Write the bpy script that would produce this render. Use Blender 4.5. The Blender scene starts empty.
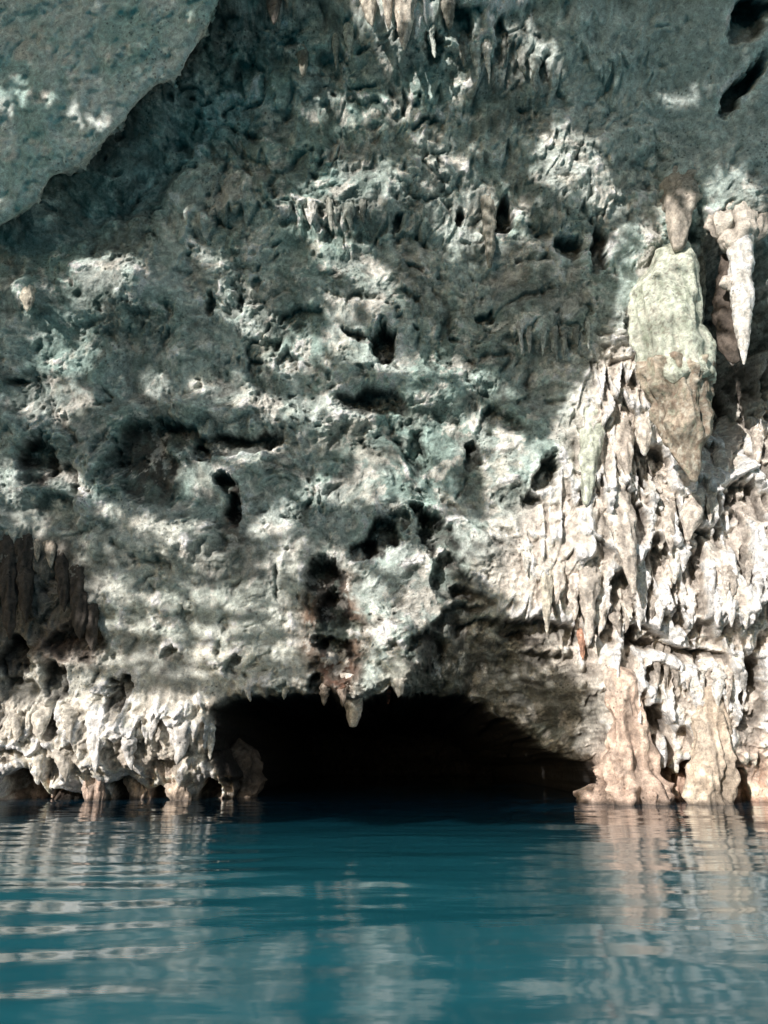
import bpy, math, random
import numpy as np
from concurrent.futures import ThreadPoolExecutor
random.seed(7); rng = np.random.default_rng(11)
F = np.float32
scene = bpy.context.scene
COL = scene.collection

# ------------------------------------------------------------------ camera
W, H, FPX = 768, 1024, 740.0
CAMZ = 1.0
PITCH = math.radians(17.5)
CP, SP = math.cos(PITCH), math.sin(PITCH)
def project(P):
    x = P[..., 0]; y = P[..., 1]; z = P[..., 2] - CAMZ
    f = y*CP + z*SP; u = -y*SP + z*CP
    f = np.maximum(f, 0.05)
    return W/2 + FPX*x/f, H/2 - FPX*u/f, f
def ray(px, py):
    a = (np.asarray(px, float)-W/2)/FPX; b = -(np.asarray(py, float)-H/2)/FPX
    return np.stack([a, CP - b*SP, SP + b*CP], -1)      # per unit of forward depth
def at_y(px, py, Y):
    r = ray(px, py); k = Y/r[..., 1]
    p = r*k[..., None]; p[..., 2] += CAMZ
    return p

# ------------------------------------------------------------------ noise
_perm = rng.permutation(256).astype(np.int32); PERM = np.concatenate([_perm, _perm, _perm])
_g = rng.normal(size=(256, 3)).astype(F); GRAD = _g/np.linalg.norm(_g, axis=1, keepdims=True)
JIT = rng.random((256, 3)).astype(F)
POOL = ThreadPoolExecutor(4)
def par(fn, *arrs):
    n = arrs[0].size
    if n < 40000:
        r = fn(*[np.ascontiguousarray(a).reshape(-1) for a in arrs]); s_ = arrs[0].shape
        return tuple(q.reshape(s_) for q in r) if isinstance(r, tuple) else r.reshape(s_)
    sh = arrs[0].shape
    fl = [np.ascontiguousarray(a).reshape(-1) for a in arrs]
    cuts = np.linspace(0, n, 25).astype(int)
    res = list(POOL.map(lambda k: fn(*[a[cuts[k]:cuts[k+1]] for a in fl]), range(24)))
    if isinstance(res[0], tuple):
        return tuple(np.concatenate([r[i] for r in res]).reshape(sh) for i in range(len(res[0])))
    return np.concatenate(res).reshape(sh)
def _perlin(x, y, z):
    xi = np.floor(x); yi = np.floor(y); zi = np.floor(z)
    fx = (x-xi).astype(F); fy = (y-yi).astype(F); fz = (z-zi).astype(F)
    X = xi.astype(np.int32) & 255; Y = yi.astype(np.int32) & 255; Z = zi.astype(np.int32) & 255
    u = fx*fx*fx*(fx*(fx*6-15)+10); v = fy*fy*fy*(fy*(fy*6-15)+10); w = fz*fz*fz*(fz*(fz*6-15)+10)
    def c(dx, dy, dz):
        h = PERM[PERM[PERM[X+dx]+Y+dy]+Z+dz]; g = GRAD[h]
        return g[:, 0]*(fx-dx)+g[:, 1]*(fy-dy)+g[:, 2]*(fz-dz)
    def l(a, b, t): return a+(b-a)*t
    return 1.6*l(l(l(c(0,0,0), c(1,0,0), u), l(c(0,1,0), c(1,1,0), u), v),
                 l(l(c(0,0,1), c(1,0,1), u), l(c(0,1,1), c(1,1,1), u), v), w)
def perlin(x, y, z): return par(_perlin, x, y, z)
def fbm(P, s, o, sz=1.0, gain=0.5, seed=0.0):
    """fractal noise of base size s metres; sz stretches it vertically"""
    r = 0; a = 1; f = 1.0/s; t = 0
    for k in range(o):
        r = r + a*perlin(P[..., 0]*f+seed+k*17.3, P[..., 1]*f+seed*0.7+k*5.1, P[..., 2]*f/sz+seed*1.3+k*9.7)
        t += a; a *= gain; f *= 2.07
    return r/t
def ridged(P, s, o, sz=1.0, gain=0.5, seed=0.0):
    r = 0; a = 1; f = 1.0/s; t = 0
    for k in range(o):
        n = 1-np.abs(perlin(P[..., 0]*f+seed+k*13.3, P[..., 1]*f+seed*0.6+k*4.1, P[..., 2]*f/sz+seed*1.1+k*7.7))*1.6
        r = r + a*n; t += a; a *= gain; f *= 2.1
    return r/t
def _worley(x, y, z):
    xi = np.floor(x).astype(np.int32); yi = np.floor(y).astype(np.int32); zi = np.floor(z).astype(np.int32)
    fx = (x-xi).astype(F); fy = (y-yi).astype(F); fz = (z-zi).astype(F)
    f1 = np.full(x.shape, 9, F); f2 = f1.copy()
    for dx in (-1, 0, 1):
        for dy in (-1, 0, 1):
            for dz in (-1, 0, 1):
                h = PERM[PERM[PERM[(xi+dx) & 255]+((yi+dy) & 255)]+((zi+dz) & 255)]
                j = JIT[h]
                d = (dx+j[:, 0]-fx)**2+(dy+j[:, 1]-fy)**2+(dz+j[:, 2]-fz)**2
                f2 = np.minimum(f2, np.maximum(f1, d)); f1 = np.minimum(f1, d)
    return np.sqrt(f1), np.sqrt(f2)
def worley(P, s, sz=1.0, seed=0.0):
    return par(_worley, P[..., 0]/s+seed, P[..., 1]/s+seed*.5, P[..., 2]/(s*sz)+seed*.3)
def sstep(a, b, x):
    t = np.clip((x-a)/(b-a), 0, 1); return t*t*(3-2*t)
def blob(px, py, x, y, rx, ry, rot=0, hard=1.0):
    c, s = math.cos(math.radians(rot)), math.sin(math.radians(rot))
    dx, dy = px-x, py-y
    q = np.sqrt(((dx*c+dy*s)/rx)**2+((-dx*s+dy*c)/ry)**2)
    return 1-sstep(1-hard*.6, 1+hard*.6, q)
def poly_sdf(px, py, pts):
    """signed distance (positive inside) to a polygon"""
    pts = np.array(pts, float); d = np.full(px.shape, 1e9); ins = np.zeros(px.shape, bool)
    for i in range(len(pts)):
        a = pts[i]; b = pts[(i+1) % len(pts)]; e = b-a
        t = np.clip(((px-a[0])*e[0]+(py-a[1])*e[1])/(e@e), 0, 1)
        d = np.minimum(d, (px-a[0]-t*e[0])**2+(py-a[1]-t*e[1])**2)
        if a[1] != b[1]:
            ins ^= ((a[1] > py) != (b[1] > py)) & (px < (b[0]-a[0])*(py-a[1])/(b[1]-a[1])+a[0])
    d = np.sqrt(d); return np.where(ins, d, -d)
def mix3(c, col, m):
    return c*(1-m[..., None])+np.array(col, F)*m[..., None]

# ------------------------------------------------------------------ mesh out
def mesh_from(name, V, Q, mat, color=None, parent=None, origin=None, smooth=True):
    V = np.asarray(V, F).reshape(-1, 3); Q = np.asarray(Q, np.int32)
    if origin is not None: V = V-np.asarray(origin, F)
    me = bpy.data.meshes.new(name); k = Q.shape[1]
    me.vertices.add(len(V)); me.vertices.foreach_set('co', V.ravel())
    me.loops.add(Q.size); me.loops.foreach_set('vertex_index', Q.ravel())
    me.polygons.add(len(Q)); me.polygons.foreach_set('loop_start', np.arange(0, Q.size, k, dtype=np.int32))
    me.polygons.foreach_set('use_smooth', np.full(len(Q), smooth))
    if color is not None:
        at = me.color_attributes.new('rock', 'FLOAT_COLOR', 'POINT')
        c4 = np.ones((len(V), 4), F); c4[:, :3] = np.asarray(color, F).reshape(-1, 3)
        at.data.foreach_set('color', c4.ravel())
    me.update(calc_edges=True); me.validate()
    me.materials.append(mat)
    o = bpy.data.objects.new(name, me); COL.objects.link(o)
    if origin is not None: o.location = [float(v) for v in origin]
    if parent is not None:
        o.parent = parent; o.location = [float(a-b) for a, b in zip(origin, parent.location)]
    return o
def grid_quads(nr, nc, wrap=False):
    i = np.arange(nr-1)[:, None]; j = np.arange(nc if wrap else nc-1)[None, :]; j1 = (j+1) % nc
    return np.stack([i*nc+j, i*nc+j1, (i+1)*nc+j1, (i+1)*nc+j], -1).reshape(-1, 4)
def tag(o, label, cat, group=None):
    o['label'] = label; o['category'] = cat
    if group: o['group'] = group
    return o
def empty(name, loc):
    o = bpy.data.objects.new(name, None); COL.objects.link(o); o.location = [float(v) for v in loc]; o.empty_display_size = .3
    return o

# ------------------------------------------------------------------ materials
def nodes_of(name):
    m = bpy.data.materials.new(name); m.use_nodes = True; nt = m.node_tree
    return m, nt, nt.nodes, nt.links, nt.nodes['Principled BSDF']
def rock_material(name, bump=1.0, rough=0.88, spec=0.25):
    m, nt, N, L, B = nodes_of(name)
    at = N.new('ShaderNodeAttribute'); at.attribute_name = 'rock'
    geo = N.new('ShaderNodeNewGeometry')
    def noise(scale, detail, ro=.6, dist=0.):
        n = N.new('ShaderNodeTexNoise'); n.inputs['Scale'].default_value = scale; n.inputs['Detail'].default_value = detail
        n.inputs['Roughness'].default_value = ro; n.inputs['Distortion'].default_value = dist
        L.new(geo.outputs['Position'], n.inputs['Vector']); return n
    def ramp(src, a, b, ca, cb):
        r = N.new('ShaderNodeMapRange'); r.inputs[1].default_value = a; r.inputs[2].default_value = b
        r.inputs[3].default_value = ca; r.inputs[4].default_value = cb; L.new(src, r.inputs[0]); return r
    n1 = noise(9, 6, .68, .6); n2 = noise(45, 4, .65)
    r1 = ramp(n1.outputs[0], .3, .7, .5, 1.4); r2 = ramp(n2.outputs[0], .3, .7, .72, 1.25)
    mu = N.new('ShaderNodeMath'); mu.operation = 'MULTIPLY'; L.new(r1.outputs[0], mu.inputs[0]); L.new(r2.outputs[0], mu.inputs[1])
    mx = N.new('ShaderNodeMix'); mx.data_type = 'RGBA'; mx.blend_type = 'MULTIPLY'; mx.inputs[0].default_value = 1
    L.new(at.outputs['Color'], mx.inputs[6]); L.new(mu.outputs[0], mx.inputs[7])
    # dark specks of lichen and tiny cavities
    v = N.new('ShaderNodeTexVoronoi'); v.inputs['Scale'].default_value = 11; v.feature = 'F1'
    L.new(geo.outputs['Position'], v.inputs['Vector'])
    r3 = ramp(v.outputs['Distance'], .12, .3, .35, 1.)
    n3 = noise(1.3, 3); r4 = ramp(n3.outputs[0], .5, .62, 0, 1)
    mx2 = N.new('ShaderNodeMix'); mx2.data_type = 'RGBA'; mx2.blend_type = 'MULTIPLY'
    L.new(r4.outputs[0], mx2.inputs[0]); L.new(mx.outputs[2], mx2.inputs[6]); L.new(r3.outputs[0], mx2.inputs[7])
    L.new(mx2.outputs[2], B.inputs['Base Color'])
    B.inputs['Roughness'].default_value = rough; B.inputs['Specular IOR Level'].default_value = spec
    b1 = N.new('ShaderNodeBump'); b1.inputs['Strength'].default_value = .7*bump; b1.inputs['Distance'].default_value = .05
    L.new(n1.outputs[0], b1.inputs['Height'])
    b2 = N.new('ShaderNodeBump'); b2.inputs['Strength'].default_value = .6*bump; b2.inputs['Distance'].default_value = .015
    L.new(n2.outputs[0], b2.inputs['Height']); L.new(b1.outputs[0], b2.inputs['Normal'])
    L.new(b2.outputs[0], B.inputs['Normal'])
    return m
ROCK = rock_material('limestone')
SOFT = rock_material('ceiling_stone', .45)
DRIP = rock_material('dripstone', .8, .7, .3)

# ------------------------------------------------------------------ regions read off the photograph (x, y in picture pixels of the undisturbed wall)
TUNNEL = [(210, 840), (224, 800), (230, 772), (212, 742), (219, 706), (254, 694), (300, 690), (330, 693), (345, 703), (358, 708), (372, 695),
          (392, 686), (405, 693), (432, 686), (478, 694), (516, 714), (545, 736), (572, 750), (600, 762), (616, 788), (614, 840)]
# sun patches: x, y, rx, ry, rotation, strength, softness
SUN = [(10, 96, 22, 15, 10, .6, 1.3), (92, 120, 34, 11, 25, .55, 1.3), (50, 105, 40, 9, 15, .35, 1.2),
 (350, 440, 50, 22, 0, .4, 1), (420, 500, 30, 20, 0, .5, 1), (300, 560, 40, 14, 0, .55, 1), (350, 340, 30, 20, 0, .4, 1), (420, 20, 60, 30, 0, .5, 1),
 (395, 8, 42, 26, 0, .95, .8), (400, 45, 26, 30, 0, .6, 1), (440, 70, 36, 55, 0, .4, 1), (540, 60, 22, 24, 0, .5, 1), (520, 50, 30, 50, 0, .25, 1),
 (258, 122, 24, 11, -22, .9, .8), (340, 105, 40, 26, 0, .35, 1), (400, 105, 40, 20, 0, .4, 1), (355, 195, 70, 34, -12, .5, 1), (320, 228, 40, 18, 0, .45, .9),
 (445, 170, 40, 40, 0, .35, 1), (565, 165, 34, 34, 20, .9, .9), (595, 192, 40, 20, 30, .6, 1), (480, 220, 60, 50, 0, .35, 1), (690, 96, 30, 8, -15, .6, .9), (640, 120, 90, 60, 0, .12, 1),
 (30, 297, 12, 10, 0, .9, .8), (112, 272, 34, 18, 10, .9, .9), (95, 292, 40, 22, 0, .5, 1), (60, 345, 40, 45, 0, .4, 1), (190, 270, 40, 40, 0, .15, 1),
 (238, 298, 12, 20, 20, 1, .8), (252, 318, 26, 18, 20, .9, .9), (212, 262, 22, 8, 30, .6, 1), (345, 258, 38, 20, 20, .75, .9), (375, 285, 26, 24, 20, .7, .9), (352, 308, 30, 14, 0, .9, .7),
 (290, 350, 40, 34, 0, .45, 1), (368, 363, 24, 10, 5, 1, .7), (235, 393, 44, 12, 12, 1, .8), (155, 383, 14, 16, 0, .8, .9), (50, 400, 46, 22, 0, .55, 1),
 (428, 366, 40, 13, -4, 1, .6), (480, 382, 36, 10, 20, .8, .8), (350, 414, 24, 13, 15, 1, .8), (300, 408, 36, 12, -14, .7, .9), (440, 425, 46, 40, 0, .75, 1),
 (250, 452, 26, 10, 0, .9, .8), (205, 478, 30, 18, 0, .55, 1), (330, 490, 40, 16, 0, .55, 1), (285, 513, 10, 16, 10, 1, .9), (270, 525, 28, 12, -10, .8, .9), (400, 480, 60, 40, 0, .4, 1),
 (8, 485, 9, 30, -20, .8, .9), (30, 518, 12, 18, -25, 1, .9), (74, 484, 26, 10, 25, 1, .8), (50, 478, 26, 8, 0, .7, .9), (115, 515, 22, 6, 30, .5, 1),
 (152, 532, 12, 18, -25, 1, .8), (184, 535, 22, 15, -20, 1, .8), (90, 553, 46, 8, 8, .8, .9), (170, 553, 46, 7, 0, .9, .9), (212, 565, 26, 20, 0, .6, 1), (112, 585, 26, 12, 0, .7, .9),
 (230, 590, 50, 10, -5, .75, .9), (160, 600, 70, 9, 0, .6, 1), (180, 630, 80, 8, 3, .85, .8), (145, 626, 40, 10, 10, .7, 1), (110, 660, 70, 8, -2, .8, .9), (190, 655, 50, 7, 8, .8, .9), (260, 600, 30, 20, 0, .6, 1),
 (280, 622, 40, 12, -6, .8, .9), (250, 648, 60, 8, -4, .75, .9), (300, 650, 30, 12, 0, .9, .8), (60, 680, 60, 9, 0, .55, 1), (200, 672, 60, 6, 0, .7, .9),
 (285, 690, 50, 11, -4, 1, .6), (330, 560, 30, 20, 0, .4, 1), (355, 590, 30, 24, 0, .75, 1), (385, 640, 40, 40, 0, .8, .9), (370, 685, 50, 22, -8, 1, .7), (430, 600, 30, 50, 0, .55, 1), (402, 560, 28, 16, 0, .7, 1),
 (465, 545, 30, 26, 0, 1, .8), (515, 480, 30, 36, 20, 1, .7), (500, 440, 30, 12, 0, .5, 1), (560, 660, 40, 30, 0, .3, 1), (500, 690, 70, 40, 20, .26, 1), (560, 740, 40, 22, 0, .3, 1), (430, 665, 30, 20, 0, .35, 1),
 (675, 238, 14, 20, 0, 1, .5), (738, 222, 30, 28, 0, 1, .5), (744, 300, 26, 66, 0, 1, .4)]
SUN_POLYS = [([(-60, 705), (40, 695), (100, 692), (170, 688), (225, 690), (250, 730), (250, 830), (-60, 830)], 1.0, 14),
             ([(462, 566), (490, 520), (530, 470), (565, 410), (610, 350), (628, 250), (690, 245), (712, 300), (716, 395), (800, 405), (800, 850), (570, 850), (590, 800), (600, 690), (540, 640), (520, 600)], 1.0, 12)]
DARK = [(200, 613, 90, 6, 2, .9, .8), (125, 643, 60, 6, 0, .9, .8), (255, 636, 60, 6, -6, .8, .8), (190, 686, 110, 6, 0, .8, .8), (130, 573, 90, 6, 4, .9, .8), (275, 669, 60, 6, -2, .9, .8), (100, 610, 40, 8, 0, .6, .8), (215, 578, 50, 5, -4, .8, .8), (165, 664, 60, 4, 0, .8, .8), (100, 530, 60, 8, 12, .8, .8), (240, 540, 30, 12, 0, .6, .9),
        (742, 370, 40, 34, 0, 1, .8), (742, 600, 20, 26, 30, .35, .8), (756, 700, 12, 50, 0, .5, .8), (226, 740, 12, 40, 0, .9, .8), (642, 735, 12, 28, 10, .4, .8), (690, 650, 80, 10, 12, .4, .9),
        (660, 500, 50, 30, 40, .3, .9), (655, 570, 30, 30, 0, .3, 1)]
def sun_mask(px, py):
    m = np.zeros(px.shape, F)
    for x, y, rx, ry, r, s, h in SUN: m = np.maximum(m, s*blob(px, py, x, y, rx, ry*.9, r, min(h, .75) if h <= 1 else h))
    for pts, s, soft in SUN_POLYS: m = np.maximum(m, s*sstep(-soft, soft, poly_sdf(px, py, pts)))
    for x, y, rx, ry, r, s, h in DARK: m = m*(1-s*blob(px, py, x, y, rx, ry, r, h))
    base = .10*(1-sstep(250, 120, py))+.0
    m = np.maximum(m, base)
    band = sstep(-130, -95, poly_sdf(px, py, [(-200, 330), (212, -40), (225, -10), (-200, 350)]))*(py < 330)
    m = m*(1-sstep(-20, 10, poly_sdf(px, py, TUNNEL)))
    return m
# pits: x, y, rx, ry, rot, depth(m), darkening of the colour (soot and painted shade)
PITS = [(384, 340, 11, 20, -20, .9, 1), (362, 331, 16, 6, 25, .35, .8), (374, 405, 34, 15, 5, .55, .75), (382, 540, 15, 20, 25, .8, 1), (366, 550, 14, 9, 0, .6, 1), (398, 522, 8, 10, 0, .4, .6),
 (418, 515, 14, 8, 40, .6, .9), (436, 540, 16, 30, -28, .7, .8), (450, 585, 20, 26, -20, .6, .6), (470, 600, 22, 12, 20, .5, .5), (545, 472, 12, 20, 15, .8, .5), (531, 500, 10, 8, 0, .4, .4),
 (230, 484, 10, 14, 0, .7, 1), (231, 510, 8, 16, 0, .6, 1), (326, 578, 22, 21, 0, .75, 1), (337, 615, 16, 26, -5, .7, 1), (337, 652, 14, 12, 0, .5, 1), (36, 460, 17, 26, 12, .6, .9),
 (205, 457, 11, 9, 0, .4, .9), (235, 442, 42, 10, -8, .45, .8), (143, 465, 26, 40, -25, .45, .75), (180, 440, 30, 12, 20, .4, .7), (505, 212, 7, 20, 12, .7, .9), (569, 246, 13, 15, 0, .5, .4), (597, 250, 10, 24, 0, .5, .8),
 (745, 82, 8, 34, 38, .8, .9), (752, 20, 16, 26, 20, .6, .7), (760, 5, 20, 12, 0, .5, .7), (464, 210, 6, 10, 0, .4, .8), (397, 222, 6, 10, 0, .35, .8), (60, 478, 18, 12, 0, .2, .5), (55, 512, 20, 16, 0, .35, .6),
 (12, 660, 14, 26, 0, .5, .8), (75, 645, 26, 18, 0, .4, .7), (54, 683, 12, 18, 0, .45, .8), (120, 685, 9, 9, 0, .4, .8), (112, 703, 10, 16, 0, .4, .6), (45, 725, 14, 14, 0, .4, .6), (20, 690, 26, 12, 0, .3, .7),
 (172, 655, 12, 8, 0, .3, .6), (318, 687, 10, 10, 0, .4, .8), (322, 646, 8, 10, 0, .3, .7), (237, 668, 10, 10, 0, .3, .6), (300, 322, 22, 14, 0, .3, .6), (262, 345, 16, 10, 0, .25, .5), (290, 360, 10, 12, 0, .3, .5), (257, 360, 10, 10, 0, .3, .5),
 (205, 305, 6, 10, 0, .35, .8), (238, 300, 4, 9, 0, .2, .7), (256, 283, 5, 6, 0, .2, .7), (10, 381, 9, 4, 0, .3, .8), (490, 312, 6, 5, 0, .3, .7), (454, 334, 6, 3, 0, .2, .6), (412, 320, 4, 3, 0, .2, .6), (475, 455, 8, 18, 0, .4, .6),
 (418, 455, 12, 22, 0, .35, .5), (500, 425, 18, 18, 20, .35, .4), (455, 620, 30, 12, -20, .45, .6), (425, 650, 22, 20, 0, .5, .7), (480, 628, 26, 8, -12, .4, .7), (545, 630, 40, 12, 4, .45, .85), (540, 655, 30, 8, 0, .3, .6), (520, 640, 14, 10, 0, .3, .6), (520, 345, 22, 14, 0, .2, .4),
 (560, 750, 12, 8, 0, .6, .8), (655, 722, 13, 20, 15, .7, .5), (650, 755, 9, 22, 10, .5, .5), (752, 705, 12, 46, 5, .8, .5), (690, 785, 10, 16, 0, .5, .5), (700, 770, 14, 14, 20, .5, .5), (668, 780, 10, 12, 0, .4, .5), (660, 795, 8, 10, 0, .4, .5), (735, 790, 10, 14, 0, .4, .5),
 (620, 600, 10, 30, 0, .5, .3), (652, 560, 12, 26, 0, .5, .3), (628, 520, 14, 30, -20, .6, .3), (700, 545, 20, 22, -30, .5, .3), (745, 500, 22, 24, -30, .6, .4), (655, 470, 22, 26, -20, .6, .3), (690, 655, 50, 9, 14, .5, .3), (660, 680, 18, 12, 30, .4, .3), (640, 640, 20, 14, 0, .5, .3),
 (50, 775, 12, 12, 0, .35, .4), (90, 730, 10, 14, 0, .3, .3), (160, 765, 14, 10, 0, .3, .3), (115, 797, 13, 15, 0, .8, .9), (155, 799, 12, 12, 30, .7, .8), (200, 795, 11, 15, 0, .8, .9), (60, 800, 22, 9, 0, .6, .8), (10, 795, 22, 18, 20, .7, .8), (215, 760, 12, 9, 0, .3, .5),
 (440, 130, 10, 10, 0, .25, .5), (434, 45, 10, 16, 0, .4, .6), (455, 22, 14, 20, 0, .4, .6), (498, 45, 8, 26, 0, .35, .6), (542, 75, 5, 10, 0, .25, .7), (470, 20, 14, 16, 0, .3, .5), (395, 30, 5, 14, 0, .3, .5), (330, 60, 14, 20, 0, .3, .4), (242, 70, 14, 9, 0, .2, .6), (430, 120, 14, 5, 0, .3, .6)]
# bulges: x, y, rx, ry, rot, height
BUMPS = [(520, 455, 36, 34, 20, .5), (463, 548, 30, 24, 0, .35), (430, 385, 40, 16, 0, .3), (355, 372, 26, 14, 0, .25), (355, 416, 22, 12, 15, .3), (250, 415, 70, 14, 5, .35), (115, 285, 40, 26, 0, .35), (30, 300, 16, 16, 0, .3),
 (350, 200, 80, 40, -10, .3), (410, 20, 60, 40, 0, .35), (560, 170, 40, 40, 0, .3), (75, 500, 90, 14, 15, .25), (180, 545, 50, 14, 0, .25), (60, 425, 60, 30, 0, .2), (390, 655, 60, 34, 0, .35), (285, 692, 60, 14, -4, .3), (240, 785, 16, 26, 0, .4),
 (600, 470, 60, 40, 60, .4), (560, 540, 70, 50, 0, .35), (690, 560, 90, 60, 0, .4), (620, 700, 26, 60, 0, .4), (705, 720, 50, 60, 0, .35), (720, 610, 60, 24, 0, .35), (100, 745, 30, 40, 0, .3), (180, 740, 40, 40, 0, .3), (715, 180, 40, 40, 0, .3), (100, 170, 90, 60, -45, -.4), (738, 345, 46, 78, 0, -2.2), (700, 320, 30, 80, 0, -.5)]

# ------------------------------------------------------------------ cave wall
XS = np.concatenate([np.linspace(-26, -9.8, 90)[:-1], np.linspace(-9.8, 9.8, 1060), np.linspace(9.8, 24, 80)[1:]])
PROF = np.array([(-1.2, 15.3), (0, 15.0), (1.5, 14.75), (3.5, 14.5), (6, 14.15), (8, 13.6), (10, 13.0), (11.6, 12.4), (13, 11.7), (14.2, 10.8), (15.1, 9.6), (15.6, 8.2)])
from numpy import interp
_t = np.concatenate([[0], np.cumsum(np.hypot(*np.diff(PROF, axis=0).T))])
def profile(t):
    # smoothed polyline
    k = np.linspace(-1.2, 1.2, 13); w = np.exp(-(k/.7)**2); w /= w.sum()
    z = sum(wi*interp(t+ki, _t, PROF[:, 0], left=None) for ki, wi in zip(k, w)); y = sum(wi*interp(t+ki, _t, PROF[:, 1]) for ki, wi in zip(k, w))
    return y, z
tmax = _t[-1]
TS = np.concatenate([np.linspace(0, 16.2, 860), np.linspace(16.2, tmax, 40)[1:]])
yy, zz = profile(TS)
X, _ = np.meshgrid(XS, TS)
def lateral(x, z):
    r = np.where(x > 0, -.012*x*x, -.010*x*x)
    far = np.abs(x); r = r - np.where(far > 11, .05*(far-11)**2*np.where(x > 0, 1, .15), 0)
    return np.clip(r, -16, 3)
Y = yy[:, None]+lateral(X, zz[:, None]); Z = np.broadcast_to(zz[:, None], X.shape).copy()
P0 = np.stack([X, Y, Z], -1).astype(F)
nn_t = np.stack([np.zeros_like(TS), np.gradient(yy, TS), np.gradient(zz, TS)], -1)
Nrm = np.stack([np.zeros_like(TS), -nn_t[:, 2], nn_t[:, 1]], -1)[:, None, :].astype(F)   # points at the viewer, tips downward on the overhang
dl = np.gradient(lateral(XS, 0), XS).astype(F)
Nrm = Nrm+np.stack([dl, np.zeros_like(dl), np.zeros_like(dl)], -1)[None]
Nrm = Nrm/np.linalg.norm(Nrm, axis=-1, keepdims=True)
PX, PY, FD = project(P0); PX = PX.astype(F); PY = PY.astype(F)

def wall_fields(P, px, py):
    wx = fbm(P, 1.4, 3, seed=3.1); wy = fbm(P, 1.4, 3, seed=8.7)
    # picture position disturbed by noise so that no feature has a drawn-with-a-compass outline
    hx = px+12*wx+11*fbm(P, .5, 4, seed=21., gain=.65); hy = py+12*wy+11*fbm(P, .5, 4, seed=33., gain=.65)
    Pw = P+(.35*np.stack([wx, wy, wx*.6-wy*.5], -1)).astype(F)
    right = sstep(-25, 25, poly_sdf(hx, hy, [(470, 590), (560, 460), (590, 380), (610, 340), (900, 330), (900, 900), (590, 900), (595, 700), (520, 640)]))
    top = sstep(-40, 40, poly_sdf(hx, hy, [(190, 240), (240, -200), (640, -200), (660, 120), (620, 250), (420, 260)]))
    topr = sstep(-40, 40, poly_sdf(hx, hy, [(560, -200), (900, -200), (900, 190), (700, 170), (560, 120)]))
    lowl = sstep(-18, 18, poly_sdf(hx, hy, [(-300, 700), (100, 690), (240, 690), (250, 900), (-300, 900)]))
    band = sstep(-20, 20, poly_sdf(hx, hy, [(-300, 510), (130, 500), (320, 540), (330, 690), (230, 690), (-300, 700)]))
    lleft = sstep(-20, 20, poly_sdf(hx, hy, [(-60, 530), (70, 535), (90, 580), (95, 660), (-60, 690)]))
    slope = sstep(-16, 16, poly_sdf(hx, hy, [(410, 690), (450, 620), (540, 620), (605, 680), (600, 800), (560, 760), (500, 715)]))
    return hx, hy, Pw, right, top, topr, lowl, band, lleft, slope
hx, hy, Pw, right, top, topr, lowl, band, lleft, slope = wall_fields(P0, PX, PY)
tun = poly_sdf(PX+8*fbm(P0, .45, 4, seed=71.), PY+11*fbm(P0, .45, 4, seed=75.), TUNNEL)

tz = sstep(.05, .4, fbm(P0, 1.9, 3, seed=37.))
D = .48*fbm(P0, 3.2, 2, seed=1.)+.17*fbm(Pw, 1.1, 2, seed=5.)
f1, f2 = worley(Pw, .95, .8, 2.3); scal = np.clip(f1, 0, 1)
D += (.10+.12*tz)*(1-topr*.5)*(.45-scal)
f1b, f2b = worley(Pw, .36, .9, 7.1)
D += .06*(1-.5*topr)*(.5-f1b)
crease = ridged(Pw, .8, 4, seed=4.4); D -= .15*sstep(.68, .97, crease)*(1-.5*topr)*sstep(-.25, .2, fbm(P0, 1.2, 2, seed=19.))
rgh = .35+.95*sstep(-.25, .3, fbm(P0, 1.7, 3, seed=12.))
D += .065*rgh*fbm(Pw, .30, 5, gain=.62, seed=9.)
# angular breaks: tilted facets of fallen-away rock
fa, fb = worley(Pw, .62, .75, 5.9); cellh = perlin(Pw[..., 0]*.0+np.floor(fa*7)*.37, fb*0+.3, fb*0)
D += .10*(1-topr)*(rgh-.3)*np.clip(fb-fa, 0, .5)-.03
# torn, shell-like breaks with ragged edges
t1 = fbm(Pw, 1.0, 6, gain=.58, seed=23.); t2 = fbm(Pw, .45, 5, gain=.6, seed=26.); t3 = fbm(Pw, .9, 5, gain=.6, seed=29.)
tz = sstep(.05, .4, fbm(P0, 1.9, 3, seed=37.))
D += (1-.75*topr)*(1-.4*right)*(1-.45*band)*(1-.4*top)*((.035+.06*tz)*np.tanh(9*t1)+(.015+.04*tz)*np.tanh(8*t2)+(.03+.05*tz)*np.tanh(14*(t3-.16)))
# eroded little holes in clusters
hole = perlin(Pw[..., 0]/.16+3, Pw[..., 1]/.16, Pw[..., 2]/.13+7); clus = sstep(-.05, .3, fbm(P0, 1.3, 2, seed=14.))
pits_small = sstep(.28, .5, hole)*clus*(1-right*.6)*(1-topr*.7)
D -= .10*pits_small*sstep(-.1, .2, fbm(P0, .9, 2, seed=18.))
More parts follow.
